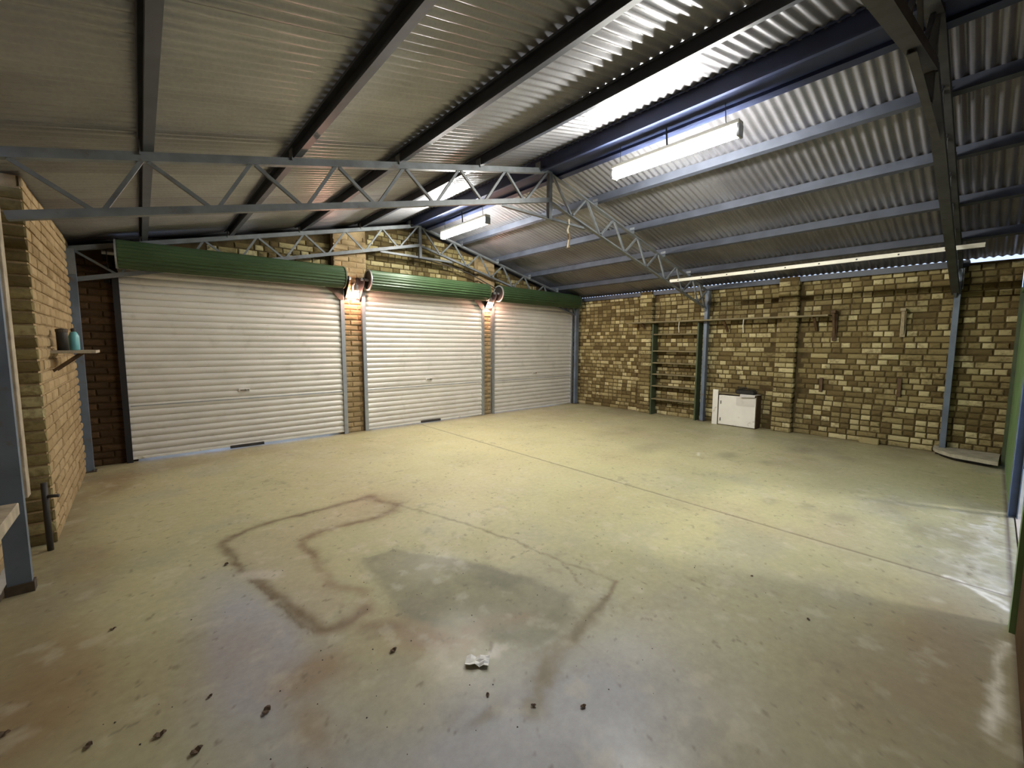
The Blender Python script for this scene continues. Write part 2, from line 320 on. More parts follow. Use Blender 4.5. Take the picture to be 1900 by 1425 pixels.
    bp = K('ShaderNodeBump'); bp.inputs['Strength'].default_value = .15; bp.inputs['Distance'].default_value = .004; Lk(n.outputs['Fac'], bp.inputs['Height']); Lk(bp.outputs['Normal'], b.inputs['Normal'])
    me.materials.append(m)
    return link('floor', me)
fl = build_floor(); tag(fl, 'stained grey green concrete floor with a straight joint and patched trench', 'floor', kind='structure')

# outside ground and apron
g = MB(); g.box(-14,24,-16,22,-.30,-.02); tag(g.build('ground', M['ground']), 'pale ground outside the garage', 'ground', kind='structure')
g = MB(); g.box(3.2,9.0,-3.5,N-.06,-.02,.0); tag(g.build('path', M['apron']), 'pinkish concrete apron outside the side opening', 'apron', kind='structure')

# ------------------------------------------------------------------ bricks
def brick_mesh(name, ln, h, dp, m, jit=.003):
    """front-faced block: local X along the wall, Y out of the wall, Z up; origin at lower left of its bed"""
    b = .010; J = lambda: random.uniform(-jit,jit)
    back = [(0,-.012,0),(ln,-.012,0),(ln,-.012,h),(0,-.012,h)]
    mid = [(0,dp*.55+J(),0),(ln,dp*.55+J(),0),(ln,dp*.55+J(),h),(0,dp*.55+J(),h)]
    fr = [(b+J()/2,dp+J(),b+J()/2),(ln-b+J()/2,dp+J(),b+J()/2),(ln-b+J()/2,dp+J(),h-b+J()/2),(b+J()/2,dp+J(),h-b+J()/2)]
    ce = [(ln*random.uniform(.35,.65), dp+jit*1.8, h*.5)]
    f = []
    for i in range(4):
        j = (i+1)%4; f += [(i,4+i,4+j,j)[::-1], (4+i,8+i,8+j,4+j)[::-1], (8+i,12,8+j)]
    v = back+mid+fr+ce
    me = bpy.data.meshes.new(name); me.from_pydata(v,[],f); me.materials.append(m)
    import bmesh
    bm = bmesh.new(); bm.from_mesh(me); bmesh.ops.recalc_face_normals(bm, faces=bm.faces)
    # open-backed shell: make sure it faces out (+Y)
    if sum(fc.normal.y for fc in bm.faces) < 0: bmesh.ops.reverse_faces(bm, faces=bm.faces)
    bm.to_mesh(me); bm.free()
    return me
HB = .069; CO = .0858; JT = .017
BM = {}
def variants(key, m, jit):
    BM[key] = {'h': [brick_mesh('brick', .108, HB, .014, m, jit) for _ in range(8)], 's': [brick_mesh('brick', .228, HB, .014, m, jit) for _ in range(8)]}
variants('tan', M['brick'], .004); variants('left', M['brick_left'], .002); variants('dark', M['brick_dark'], .003)
def course_bricks(u0, u1, z0, z1, areas_ok, header=.62, run=.75):
    out = []; k = 0; z = z0
    while z+HB < z1+.03:
        u = u0-random.uniform(0,.1); rowh = header if random.random() < run else .15
        while u < u1:
            t = 'h' if random.random() < rowh else 's'; ln = (.108 if t == 'h' else .228)
            a, b = max(u,u0), min(u+ln,u1)
            if b-a > .04 and areas_ok(a,b,z): out.append((a,b,z,t))
            u += ln+JT
        z += CO; k += 1
    return out
def lay(bricks, place, parent, key, rot, limit=300, near=None):
    """place(u,z)->world corner; nearest `limit` bricks are objects of their own, the rest one joined part"""
    bricks = sorted(bricks, key=near) if near else bricks
    for a,b,z,t in bricks[:limit]:
        me = random.choice(BM[key][t]); o = bpy.data.objects.new('brick', me); col.objects.link(o); o.parent = parent
        flip = random.random() < .0
        o.location = place(a,b,z); o.rotation_euler = (0,0,rot); o.scale = ((b-a)/(.108 if t == 'h' else .228), random.uniform(.55,1.35), 1)
    rest = bricks[limit:]
    if not rest: return
    V = []; Fc = []; T = []; n = 0
    c,s = math.cos(rot), math.sin(rot)
    for a,b,z,t in rest:
        me = random.choice(BM[key][t]); px,py,pz = place(a,b,z); sx = (b-a)/(.108 if t == 'h' else .228); sy = random.uniform(.55,1.35)
        for v in me.vertices:
            x,y = v.co.x*sx, v.co.y*sy; V.append((px+x*c-y*s, py+x*s+y*c, pz+v.co.z))
        for p in me.polygons: Fc.append(tuple(n+i for i in p.vertices))
        T += [random.random()]*len(me.polygons); n += len(me.vertices)
    me = bpy.data.meshes.new('brickwork'); me.from_pydata(V,[],Fc); me.materials.append({'tan':M['brick'],'left':M['brick_left'],'dark':M['brick_dark']}[key])
    at = me.attributes.new('tone','FLOAT','FACE'); at.data.foreach_set('value', T)
    o = link('brickwork', me, parent); o['kind'] = 'stuff'
cp = Vector((0,0,1.5))
def nearkey(place): return lambda q: (Vector(place(q[0],q[1],q[2]))-cp).length

# right wall ---------------------------------------------------------
WT = 2.632
wr = MB(); wr.box(W-.0,W+.2,.30,D+.2,0,WT); wr.box(W-.0,W+.2,N,.30,0,WT-.035); wr = wr.build('wall_right', M['mortar']); tag(wr, 'tan clinker brick wall on the right', 'wall', kind='structure')
pr_ = [(2.22,2.50),(4.90,5.18)]                       # piers on the right wall
okW = lambda a,b,z: z+HB < WT and not any(a < q1+.005 and b > q0-.005 for q0,q1 in pr_)
bk = course_bricks(N, D+.1, .005, WT, okW, .93, .85)
plW = lambda a,b,z: (W, a, z)
lay(bk, plW, wr, 'tan', PI/2, 300, nearkey(plW))
for q0,q1 in pr_:
    p = MB(); p.box(W-.11,W+.01,q0,q1,0,WT); p = p.build('brick_pier', M['mortar'], wr)
    bs = []; z = .005; k = 0
    while z+HB < WT:
        if k%2: bs += [(q0,q0+.108,z,'h'),(q0+.12,q1,z,'h')]
        else: bs += [(q0,q0+.228-.01,z,'s'),(q0+.228,q1,z,'h')]
        z += CO; k += 1
    lay(bs, lambda a,b,z: (W-.11,a,z), p, 'tan', PI/2, 300)
    lay([(W-.11,W,.005+i*CO,'h') for i in range(int(WT/CO))], lambda a,b,z: (b,q0,z), p, 'tan', PI, 300)
tr = MB(); tr.prism(CH(.06,.085,.006), (W-.05,.30,WT-.043), (W-.05,D,WT-.043)); tr = tr.build('trim_1', M['purlin']); tag(tr, 'blue grey steel eave beam along the top of the right wall', 'eave beam', kind='structure')

# door wall ----------------------------------------------------------
DOORS = [(-.165,2.47),(2.865,5.33),(5.64,8.145)]
HEAD = 2.42; YG = 7.20; YP = 7.085
wd = MB()
def gz(x): return zs(x)-.13
def slab(mb, x0,x1,z0,yf,yb, steps=1):
    xs = sorted({x0,x1}|({XR} if x0 < XR < x1 else set())); 
    for a,b in zip(xs,xs[1:]):
        n = len(mb.v); mb.v += [(a,yf,z0),(b,yf,z0),(b,yf,gz(b)),(a,yf,gz(a)),(a,yb,z0),(b,yb,z0),(b,yb,gz(b)),(a,yb,gz(a))]
        mb.f += [(n,n+1,n+2,n+3),(n+5,n+4,n+7,n+6),(n,n+4,n+5,n+1),(n+3,n+2,n+6,n+7),(n,n+3,n+7,n+4),(n+1,n+5,n+6,n+2)]
slab(wd, L-.2, W+.2, HEAD, YG, YG+.22)
for a,b in ((L-.2,-.10),(2.40,2.93),(5.26,5.71),(8.08,W+.2)): wd.box(a,b,YG,YG+.22,0,HEAD)
wd = wd.build('wall_back', M['mortar']); tag(wd, 'tan brick gable wall above and between the roller doors', 'wall', kind='structure')
PIERS = [(L-.0,-.11),(2.40,2.93),(5.27,5.70),(8.09,W)]
okD = lambda a,b,z: z+HB < min(gz(a),gz(b)) and not any(a < q1+.005 and b > q0-.005 for q0,q1 in PIERS)
bk = course_bricks(L, W, HEAD, 3.6, okD, .7)
plD = lambda a,b,z: (b, YG, z)
lay(bk, plD, wd, 'tan', PI, 260, nearkey(plD))
for q0,q1 in PIERS:
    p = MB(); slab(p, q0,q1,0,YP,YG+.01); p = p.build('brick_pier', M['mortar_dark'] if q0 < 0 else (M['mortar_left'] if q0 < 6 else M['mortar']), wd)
    bs = []; z = .005; k = 0
    while z+HB < min(gz(q0),gz(q1)):
        u = q0 if k%2 else q0-.114
        while u < q1-.02:
            a,b = max(u,q0),min(u+.228,q1)
            if b-a > .04: bs.append((a,b,z,'s' if b-a > .15 else 'h'))
            u += .24
        z += CO; k += 1
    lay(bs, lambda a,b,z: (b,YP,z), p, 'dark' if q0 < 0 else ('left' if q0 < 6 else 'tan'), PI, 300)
# black fascia closing the space between gable brickwork and roof sheets
fa = MB()
for a,b in ((L-.2,XR),(XR,W+.2)):
    n = len(fa.v); fa.v += [(a,YG+.12,gz(a)-.02),(b,YG+.12,gz(b)-.02),(b,YG+.12,zs(b)-.012),(a,YG+.12,zs(a)-.012),(a,YG+.16,gz(a)-.02),(b,YG+.16,gz(b)-.02),(b,YG+.16,zs(b)-.012),(a,YG+.16,zs(a)-.012)]
    fa.f += [(n,n+1,n+2,n+3),(n+5,n+4,n+7,n+6),(n,n+4,n+5,n+1),(n+3,n+2,n+6,n+7),(n,n+3,n+7,n+4),(n+1,n+5,n+6,n+2)]
tag(fa.build('trim_2', M['fascia']), 'black closing strip between the gable bricks and the roof', 'fascia', kind='structure')

# left wall ----------------------------------------------------------
LT = 2.65; YPL = 4.56
wl = MB(); wl.box(L-.25,L-.012,YPL,D+.2,0,LT); wl.box(L-.35,L-.22,N-.2,YPL,0,LT)
wl = wl.build('wall_left', M['mortar_left']); tag(wl, 'beige brick wall on the left', 'wall', kind='structure')
plL = lambda a,b,z: (L-.012, b, z)
bk = course_bricks(YPL, D, .005, LT, lambda a,b,z: z+HB < LT, .2)
lay(bk, plL, wl, 'left', -PI/2, 160, nearkey(plL))
plL2 = lambda a,b,z: (L-.22, b, z)
bk = [q for q in course_bricks(2.3, YPL, .005, LT, lambda a,b,z: z+HB < LT, .2)]
lay(bk, plL2, wl, 'left', -PI/2, 100, nearkey(plL2))
lay([(L-.22,L-.0,.005+i*CO,'s') for i in range(int(LT/CO))], lambda a,b,z: (b,YPL,z), wl, 'tan', PI, 300)

# near wall with its opening ----------------------------------------
wn = MB()
def slabn(x0,x1,z0,yf,yb): slab(wn,x0,x1,z0,yb,yf)
slabn(L-.2,3.335,0,N-.01,N-.2); slabn(3.335,5.78,2.25,N-.01,N-.2); slabn(8.05,W+.2,0,N-.01,N-.2); slabn(5.78,8.05,2.2,N-.01,N-.2)
wn = wn.build('wall_front', M['mortar_dark']); tag(wn, 'dark brick wall beside the viewer', 'wall', kind='structure')
gd = empty('sliding_door', (6.9,N-.03,0)); tag(gd, 'green painted steel sliding door at the right edge beside the opening', 'sliding door')
for i in range(5):
    a = 5.80-6.9+i*.448; MB().box(a,a+.444,-.02,.012,.02,2.18).build('panel', M['green'], gd, bevel=.003)
MB().box(1.11,1.15,-.02,.045,0,2.2).build('edge_frame', M['green_shelf'], gd)
MB().box(-1.13,1.11,-.02,.035,2.14,2.2).build('top_rail', M['green'], gd)
jp = MB().prism(CH(.07,.06,.006),(5.67,N-.04,0),(5.67,N-.04,2.25),(0,1,0)).build('door_post', M['column']); tag(jp, 'blue grey steel post standing at the edge of the green door', 'post')
jq = MB().box(3.34,3.43,N-.12,N+.012,0,2.25).build('door_post', M['green']); tag(jq, 'dark green door post at the lower right corner of the photo', 'post')

# ------------------------------------------------------------------ roof
AMP, PIT = .0095, .0762
ceil = empty('ceiling'); tag(ceil, 'corrugated iron gable roof seen from below', 'roof', kind='structure')
def sheet_mesh(side):
    n = 82; y = np.arange(n+1)*PIT/8; prof = AMP*np.cos(2*PI*y/PIT)
    xe = (L-.10) if side < 0 else (W+.045)
    xs = [XR-side*.02, XR+side*2.2, xe]; V = []; Fc = []
    for i,x in enumerate(xs):
        for j in range(n+1): V.append((x, y[j], zs(x)+prof[j]))
    m = n+1
    for i in range(2):
        for j in range(n):
            q = (i*m+j,i*m+j+1,(i+1)*m+j+1,(i+1)*m+j); Fc.append(q if side > 0 else q[::-1])
    me = bpy.data.meshes.new('roof_sheet'); me.from_pydata(V,[],Fc); me.materials.append(M['roof']); me.polygons.foreach_set('use_smooth',[True]*len(Fc)); return me
smL, smR = sheet_mesh(-1), sheet_mesh(1)
for k in range(11):
    for me in (smL,smR):
        o = link('roof_sheet', me, ceil, (0,-.78+k*.762, .0012*(k%2)))
rc = MB()
for s in (-1,1):
    n = len(rc.v); rc.v += [(XR,-.8,ZR+.03),(XR+s*.25,-.8,ZR-.03),(XR+s*.25,7.6,ZR-.03),(XR,7.6,ZR+.03)]; rc.f.append((n,n+1,n+2,n+3))
rc.build('ridge_cap', M['roof'], ceil)

# purlins
PH = .10
PUR = [(.10,'left'),(1.0,'left'),(1.90,'left'),(2.82,'left'),(XR-.17,'ridge'),(XR+.17,'ridge'),(4.80,'right'),(5.70,'right'),(6.62,'right'),(7.52,'right')]
LBL = {.10:'dark blue steel purlin, leftmost under the roof near the left wall',1.0:'dark blue steel purlin, second from the left wall',1.90:'dark blue steel purlin, third from the left wall',2.82:'dark blue steel purlin, next left of the ridge pair',
 XR-.17:'blue ridge purlin on the left side of the roof ridge',XR+.17:'blue ridge purlin on the right side of the ridge, nearer the lights',4.80:'grey blue purlin just right of the long light',5.70:'grey blue purlin, second right of the ridge pair',
 6.62:'grey blue purlin, third right of the ridge pair',7.52:'grey blue purlin behind the white holed strip'}
for x,g_ in PUR:
    s = 1 if x > XR else -1
    zc = zs(x)-AMP-.002-PH/2; hh = PH
    upn = Vector((s*SL,0,1)).normalized()
    wdt = .055
    prof = CL(wdt,PH,.004,.014)
    if s < 0: prof = [(-a,b) for a,b in prof]
    if g_ == 'ridge': prof = CL(.065,.15,.004,.016); prof = [(-a,b) for a,b in prof] if s < 0 else prof; zc -= .025
    p = MB(); p.prism(prof, (0,-.75,0),(0,D+.1,0), upn)
    o = p.build('roof_purlin', M['ridge' if g_ == 'ridge' else 'purlin'], None, (x,0,zc)); tag(o, LBL[x], 'purlin', 'steel purlins under the corrugated roof')
    # bolts where the sheets are fixed
b = MB(); b.prism([(-.13,.0),(.13,.0),(.13,.006),(-.13,.006)], (XR,-.7,ZR-.16),(XR,D+.1,ZR-.16)); b = b.build('trim_3', M['ridge']); tag(b, 'flat blue plate between the two ridge purlins', 'ridge plate', kind='structure')

# ------------------------------------------------------------------ trusses
def zt(x): return 3.595-.238*abs(x-XR)         # centre of the top chord
DEP = .34
def truss(y, label, group='steel roof trusses', left=True, material='steel', brackets=True):
    t = empty('roof_truss', (XR,y,2.5)); tag(t, label, 'truss', group)
    m = M[material]; big = material != 'steel'; P = lambda x,z: (x-XR, 0, z-2.5)
    E = 4.42
    for s in (-1,1):
        MB().prism(CH(.09,.075,.006) if big else ANG(.055,.006), P(XR,zt(XR)), P(XR+s*E,zt(XR+E)), (0,0,1)).build('top_chord', m, t)
        x1 = XR+s*(E-.02) ; MB().prism(CH(.075,.06,.006) if big else ANG(.05,.006), P(XR+s*.02,zt(XR+.02)-DEP), P(x1,zt(x1)-DEP), (0,0,1)).build('bottom_chord', m, t)
        # webs
        dx = .615
        for k in range(7):
            xt0 = XR+s*(.05+.0 if k == 0 else .75+(k-1)*dx-.03); xb = XR+s*(.42+k*.60); xt1 = XR+s*(.75+k*dx-.03)
            a = .02 if k%2 else -.02
            MB().bar(P(xt0,zt(xt0)-.02), P(xb-s*.02,zt(xb)-DEP+.01), .024,.024).build('web', m, t)
            xt1 = XR+s*min(abs(xt1-XR),4.40)
            if True: MB().bar(P(xb+s*.02,zt(xb)-DEP+.01), P(xt1-s*.03,zt(xt1)-.02), .024,.024).build('web', m, t)
        # cleats carrying the purlins
        for x,g_ in PUR:
            if (x-XR)*s > 0 and x < 8: MB().box(x-XR-.035,x-XR-.029,-.04,.04,zt(x)-2.5+.0,zt(x)-2.5+.09).build('cleat', m, t)
    MB().prism(ANG(.05,.006), P(XR,zt(XR)+.02), P(XR,3.03), (0,1,0)).build('king_post', m, t)
    MB().prism(ANG(.042,.005), P(3.13,3.045), P(4.56,3.045), (0,0,1)).build('tie', m, t)
    for s in (1,):
        MB().bar(P(XR+s*4.05,zt(XR+4.05)), P(XR+s*4.36,2.15), .03,.03).build('knee_brace', m, t)
    return t
truss(3.73, 'open steel lattice truss crossing the middle of the garage')
truss(6.93, 'lattice truss standing against the brick gable above the roller doors')
truss(.40, 'dark lattice truss nearly overhead at the top right, seen end-on', material='steel_shaded')
# columns
def column(x, y, label, h=2.53, w_=.10, s=1, m='column'):
    t = empty('steel_column', (x,y,0)); tag(t, label, 'column', 'steel columns of the frame')
    prof = CH(.06,w_,.006)
    MB().prism([(b_*s,a_) for a_,b_ in [(q,p) for p,q in [(aa,bb) for aa,bb in prof]]] if False else prof, (0,0,.012),(0,0,h),(1,0,0)).build('shaft', M[m], t)
    MB().box(-.07,.07,-.06,.06,0,.012).build('base_plate', M['brown_steel'], t)
    MB().box(-.05,.05,-.045,-.037,h-.28,h).build('gusset', M['steel'], t)
    for dy in (-.045,.045): MB().tube((.045,dy,.012),(.045,dy,.03),.009,6).build('bolt', M['brown_steel'], t)
    return t
column(8.28,3.72,'blue grey steel column beside the green shelf unit')
column(8.29,.38,'blue grey steel column on the right wall above the broken slab')
column(8.22,6.93,'blue grey steel column in the corner right of the third roller door')
column(L+.015,6.84,'blue grey steel column in the corner left of the first roller door')
# near-left column is a wider channel with a timber packer behind
cl = empty('steel_column', (L-.07,3.76,0)); tag(cl, 'blue grey steel column nearest the viewer, at the left edge', 'column', 'steel columns of the frame')
MB().prism(CH(.05,.10,.006),(0,0,.06),(0,0,2.5),(1,0,0)).build('shaft', M['column'], cl)
MB().box(-.06,.06,-.035,.035,0,.06).build('base_plate', M['brown_steel'], cl)
MB().box(-.05,.05,-.036,-.030,2.1,2.5).build('gusset', M['steel'], cl)

# ------------------------------------------------------------------ roller doors
def roller_door(i, x0, x1, label, hx, last=False):
    d = empty('door_%d'%i, ((x0+x1)/2, D, 0)); tag(d, label, 'roller door', kind='structure')
    cx = (x0+x1)/2; wdt = x1-x0; h0 = .03+(.020 if i == 1 else .004); nsl = 28; top = 2.47; ph = (top-h0)/nsl
    # one pressed rib of the curtain
    prof = []
    for k in range(9):
        t = k/8; prof.append((-(.017*math.sin(PI*t)**.8), t*ph))
    V = []; Fc = []
    for s in (-1,1): V += [(s*wdt/2, y, z) for y,z in prof]
    for s in (-1,1): V += [(s*wdt/2, y+.006, z) for y,z in prof]
    for k in range(8): Fc += [(k,9+k,10+k,k+1),(18+k,19+k,28+k,27+k)]
    Fc += [(0,18,27,9),(8,17,35,26)]
    me = bpy.data.meshes.new('slat'); me.from_pydata(V,[],Fc); me.materials.append(M['curtain'])
    me.polygons.foreach_set('use_smooth',[k < 16 for k in range(len(Fc))])
    for k in range(nsl): link('slat', me, d, (0, random.uniform(-.0012,.0012), h0+k*ph))
    MB().box(-wdt/2,wdt/2,-.016,.012,h0-.03+.012,h0+.012).build('bottom_rail', M['white'], d, bevel=.002)
    if hx[1] is not None: MB().box(wdt*hx[1]-.26+ (0), wdt*hx[1]+.16,-.04,-.012,.012,.05).build('foot_bar', M['dark'], d, bevel=.003)
    # handle and lock
    zx = .83; X = wdt*hx[0]
    MB().box(X-.07,X+.07,-.022,-.008,zx-.025,zx+.025).build('lock_plate', M['curtain'], d, bevel=.003)
    hnd = MB(); hnd.lathe([(0,-.03),(.016,-.03),(.018,-.02),(.008,-.012),(.008,0)],(X+.01,-.022,zx),'y',14); hnd.box(X-.05,X+.06,-.034,-.026,zx-.008,zx+.008); hnd.build('handle', M['chrome'], d)
    MB().box(-wdt/2+.02,wdt/2-.02,-.0165,-.0095,zx-.16+.03,zx-.16+.045).build('lock_bar', M['galv'], d)
    for s in (-1,1):
        x = s*wdt/2
        g_ = MB(); pf = [(-.03,-.03),(.03,-.03),(.03,-.024),(-.024,-.024),(-.024,.024),(.03,.024),(.03,.03),(-.03,.03)]
        g_.prism([(-a*s,b) for a,b in pf], (x+s*.022,-.010,0),(x+s*.022,-.010,2.36),(0,1,0)); g_.build('guide_rail', M['fascia' if (i,s) == (1,-1) else 'galv'], d)
    if i < 3:
        e = MB(); xr = wdt/2; e.v = [(x_,y_,z_) for y_ in (-.050,-.044) for x_,z_ in ((xr-.30,2.43),(xr+.04,2.43),(xr+.04,2.20),(xr-.03,2.20),(xr-.12,2.30))]; e.f = [(0,1,2,3,4),(9,8,7,6,5)]+[(k,(k+1)%5,5+(k+1)%5,5+k) for k in range(5)]; e.build('curtain_stop', M['brown_steel'], d)
    # rolled-up curtain: the same ribs wound on the drum show as fine lines
    R = .158; zc = 2.535; yc = -.18; pr = []
    n = 176
    V = []; Fc = []
    ring = [(yc+(R+.008*math.cos(22*2*PI*k/n))*math.cos(2*PI*k/n), zc+(R+.008*math.cos(22*2*PI*k/n))*math.sin(2*PI*k/n)) for k in range(n)]
    for s in (-1,1): V += [(s*(wdt/2-.02), y, z) for y,z in ring]
    for k in range(n): j = (k+1)%n; Fc.append((k,j,n+j,n+k))
    me = bpy.data.meshes.new('curtain_roll'); me.from_pydata(V,[],Fc); me.materials.append(M['green_roll']); me.polygons.foreach_set('use_smooth',[True]*len(Fc))
    link('curtain_roll', me, d)
    for s in (-1,1):
        x = s*(wdt/2-.015)
        e = MB(); e.lathe([(R-.02,0),(R+.012,0),(R+.012,s*.018),(R-.01,s*.018),(R-.012,s*.006)],(x,yc,zc),'x',28); rim = e.build('end_wheel', M['green_shelf'] if s > 0 else M['galv'], d)
        e = MB(); e.lathe([(0,s*.004),(R-.01,s*.004)],(x,yc,zc),'x',28); e.build('wheel_disc', M['black'], d)
        e = MB(); e.tube((x-s*.02,yc,zc),(x+s*.13,yc,zc),.022,12); e.build('axle', M['galv'], d)
        e = MB(); xb = x+s*.085
        n_ = len(e.v); tri = [(.05,zc+.03),(.05,zc-.34),(-.0,zc-.34),(yc-.05,zc-.06),(yc-.05,zc+.03)]
        for q in (xb,xb+s*.006): e.v += [(q,y,z) for y,z in tri]
        e.f += [tuple(range(5)), tuple(range(9,4,-1))]+[(k,(k+1)%5,5+(k+1)%5,5+k) for k in range(5)]
        e.box(min(xb,xb+s*.05),max(xb,xb+s*.05),.02,.034,zc-.36,zc+.05)
        e.build('roll_bracket', M['fascia'], d)
    return d
LB = ['first roller door, widest, beside the left wall','second roller door in the middle between the two lit bulbs','third roller door beside the right wall']
HX = [(-.03,-.01),(-.01,.02),(-.01,None)]
for i,(a,b) in enumerate(DOORS):
    hx = HX[i]
    roller_door(i+1, a, b, LB[i]+', grey ribbed steel with green roll', hx)

# ------------------------------------------------------------------ lights
def tube_light(x,y,z,ln,label):
    t = empty('fluorescent_light', (x,y,z)); tag(t, label, 'light fitting', 'hanging fluorescent battens')
    MB().box(-.045,.045,-ln/2-.02,ln/2+.02,.050,.085).build('housing', M['cream'], t, bevel=.004)
    d = MB(); d.tube((0,-ln/2,0),(0,ln/2,0),.050,16); d.build('tube', M['tube'], t, smooth=True)
    for s in (-1,1):
        MB().box(-.045,.045,s*(ln/2+.012)-.012,s*(ln/2+.012)+.012,-.052,.05).build('end_cap', M['galv'], t, bevel=.003)
    for s in (-1,1):
        y_ = s*ln*.42 if s < 0 else s*ln*.02
        w_ = MB(); zz = ZR-.17-z
        w_.path([(0,y_,.075),(.004,y_+.01,zz*.45),(0,y_+.02,zz)], .004 if s < 0 else .009, 6); w_.build('hanger_wire' if s < 0 else 'power_cable', M['dark'], t)
    MB().path([(0,ln*.45,.075),(0,ln*.45,ZR-.17-z)],.003,5).build('hanger_wire', M['dark'], t)
tube_light(3.91,2.185,3.30,1.24,'long glowing fluorescent light hanging nearest the viewer')
tube_light(3.93,5.65,3.30,1.20,'far glowing fluorescent light hanging near the brick gable')
def bulb_lamp(x,label):
    t = empty('wall_lamp', (x,6.98,2.3)); tag(t, label, 'lamp', 'bare bulb lamps on the piers between doors')
    MB().box(-.035,.035,.06,.10,.04,.16).build('mount', M['galv'], t, bevel=.004)
    b = MB(); b.path([(0,.08,.14),(0,.03,.19),(0,-.03,.17),(0,-.04,.12)],.012,8); b.build('arm', M['galv'], t)
    b = MB(); b.lathe([(0,.15),(.03,.15),(.038,.13),(.045,.05),(.034,.045),(0,.045)],(0,-.04,0),'z',16); b.build('lamp_holder', M['galv'], t, smooth=True)
    b = MB(); b.lathe([(0,-.055),(.02,-.05),(.034,-.03),(.038,-.01),(.032,.015),(.018,.04),(.014,.055)],(0,-.04,0),'z',16); b.build('bulb', M['bulb'], t, smooth=True)
bulb_lamp(2.70,'lit bare bulb with pinkish glow between first and second roller doors')
bulb_lamp(5.49,'lit bare bulb with pinkish glow between second and third roller doors')

# ------------------------------------------------------------------ left side things
sh = empty('wall_shelf', (L,5.25,1.42)); tag(sh, 'small wooden bracket shelf on the left wall', 'shelf')
MB().box(.0,.27,-.22,.22,-.012,.012).build('board', M['timber'], sh, bevel=.002)
for y_ in (-.15,.12): MB().bar((.0,y_,-.16),(.17,y_,-.014),.03,.02).build('bracket', M['wood'], sh)
bt = empty('bottle', (L+.13,5.22,1.432)); tag(bt, 'teal spray bottle standing on the small left wall shelf', 'bottle')
MB().lathe([(0,0),(.032,0),(.034,.01),(.034,.12),(.022,.15),(.014,.16),(0,.16)],(0,0,0),'z',18).build('body', M['teal'], bt, smooth=True)
MB().lathe([(0,.155),(.016,.155),(.016,.185),(.0,.19)],(0,0,0),'z',12).build('cap', M['dark'], bt)
tn = empty('tin', (L+.07,5.12,1.432)); tag(tn, 'small dark tin standing beside the teal bottle', 'tin')
MB().lathe([(0,0),(.035,0),(.035,.17),(.03,.18),(0,.18)],(0,0,0),'z',16).build('body', M['dark'], tn, smooth=True)
MB().lathe([(.036,.15),(.038,.155),(.038,.175),(0,.185)],(0,0,0),'z',16).build('lid', M['brown_steel'], tn)
st_ = MB(); st_.box(L-.19,L-.075,4.24,4.33,.45,2.54); tag(st_.build('timber_stud', M['timber'], bevel=.003), 'pale weathered timber stud behind the near left column', 'timber')
r_ = MB(); r_.box(L-.14,L-.03,2.2,3.68,.50,.57); tag(r_.build('timber_rail', M['timber'], bevel=.004), 'low grey timber rail running from the near left column', 'timber rail')
r_ = MB(); r_.box(L-.16,L-.08,2.2,3.70,1.42,1.49); tag(r_.build('timber_rail', M['timber'], bevel=.004), 'upper timber rail at chest height left of the near column', 'timber rail')
r_ = MB(); r_.tube((L-.02,4.40,.0),(L-.02,4.40,.50),.018,10); r_.tube((L-.02,4.40,.40),(L+.05,4.37,.40),.012,8); tag(r_.build('pipe', M['dark'], smooth=True), 'dark water pipe with tap low beside the left brick pier', 'pipe')

# ------------------------------------------------------------------ right wall things
us = empty('shelf_unit', (W,4.33,0)); tag(us, 'tall narrow green shelf unit with six shelves on the right wall', 'shelf unit')
MB().box(-.20,-.02,.46,.49,0,1.93).build('side_panel', M['green_shelf'], us, bevel=.002)
MB().box(-.20,-.02,.46-.97,.49-.97,0,1.93).build('side_panel', M['green_shelf'], us, bevel=.002)
for z in (.34,.62,.87,1.11,1.36,1.71): MB().box(-.195,-.02,-.48,.46,z-.011,z+.011).build('shelf', M['shelf_wood'], us, bevel=.002)
ls = empty('long_shelf', (W,3.55,1.965)); tag(ls, 'long high timber shelf board above the green shelf unit', 'shelf')
MB().box(-.30,-.02,-1.80,1.85,-.013,.013).build('board', M['shelf_wood'], ls, bevel=.002)
for y_ in (-1.6,-.2,1.5): MB().bar((-.02,y_,-.22),(-.22,y_,-.02),.035,.03).build('bracket', M['wood'], ls)
for y_,ln,lab in ((4.18,.22,'pale string hanging from the long shelf in front of the shelf unit'),(2.98,.24,'pale string hanging from the long shelf above the white cabinet')):
    s_ = MB(); s_.path([(W-.29,y_,1.955),(W-.295,y_+.005,1.955-ln*.5),(W-.29,y_-.005,1.955-ln)],.007,6); tag(s_.build('string', M['cream']), lab, 'string')
cb = empty('cabinet', (8.12,3.09,0)); tag(cb, 'low white cabinet with a brown side, standing against the right wall', 'cabinet')
MB().box(.02,.24,-.385,-.365,0,.60).build('side_panel', M['wood'], cb, bevel=.002)
MB().box(.02,.24,.355,.375,0,.60).build('side_panel', M['wood'], cb, bevel=.002)
MB().box(.02,.24,-.37,.37,.0,.03).build('base', M['wood'], cb); MB().box(.22,.24,-.37,.37,.0,.60).build('back_panel', M['wood'], cb)
MB().box(.0,.24,-.385,.375,.585,.605).build('top', M['shelf_wood'], cb, bevel=.002)
dr = MB().box(0,.02,-.375,.26,.015,.565).build('door', M['white'], cb, bevel=.003)
MB().box(-.012,0,.215,.225,.40,.46).build('hinge', M['dark'], dr); MB().box(-.012,0,.215,.225,.08,.14).build('hinge', M['dark'], dr); MB().box(-.006,.0,-.36,-.05,.40,.55).build('grey_sheet', M['curtain'], dr)
MB().box(-.01,.01,.275,.372,.0,.66).build('white_board', M['white'], cb, bevel=.002)
rg = MB()
random.seed(3); pts = [(0,.0,0),(.02,.14,.06),(.0,.28,.02)]
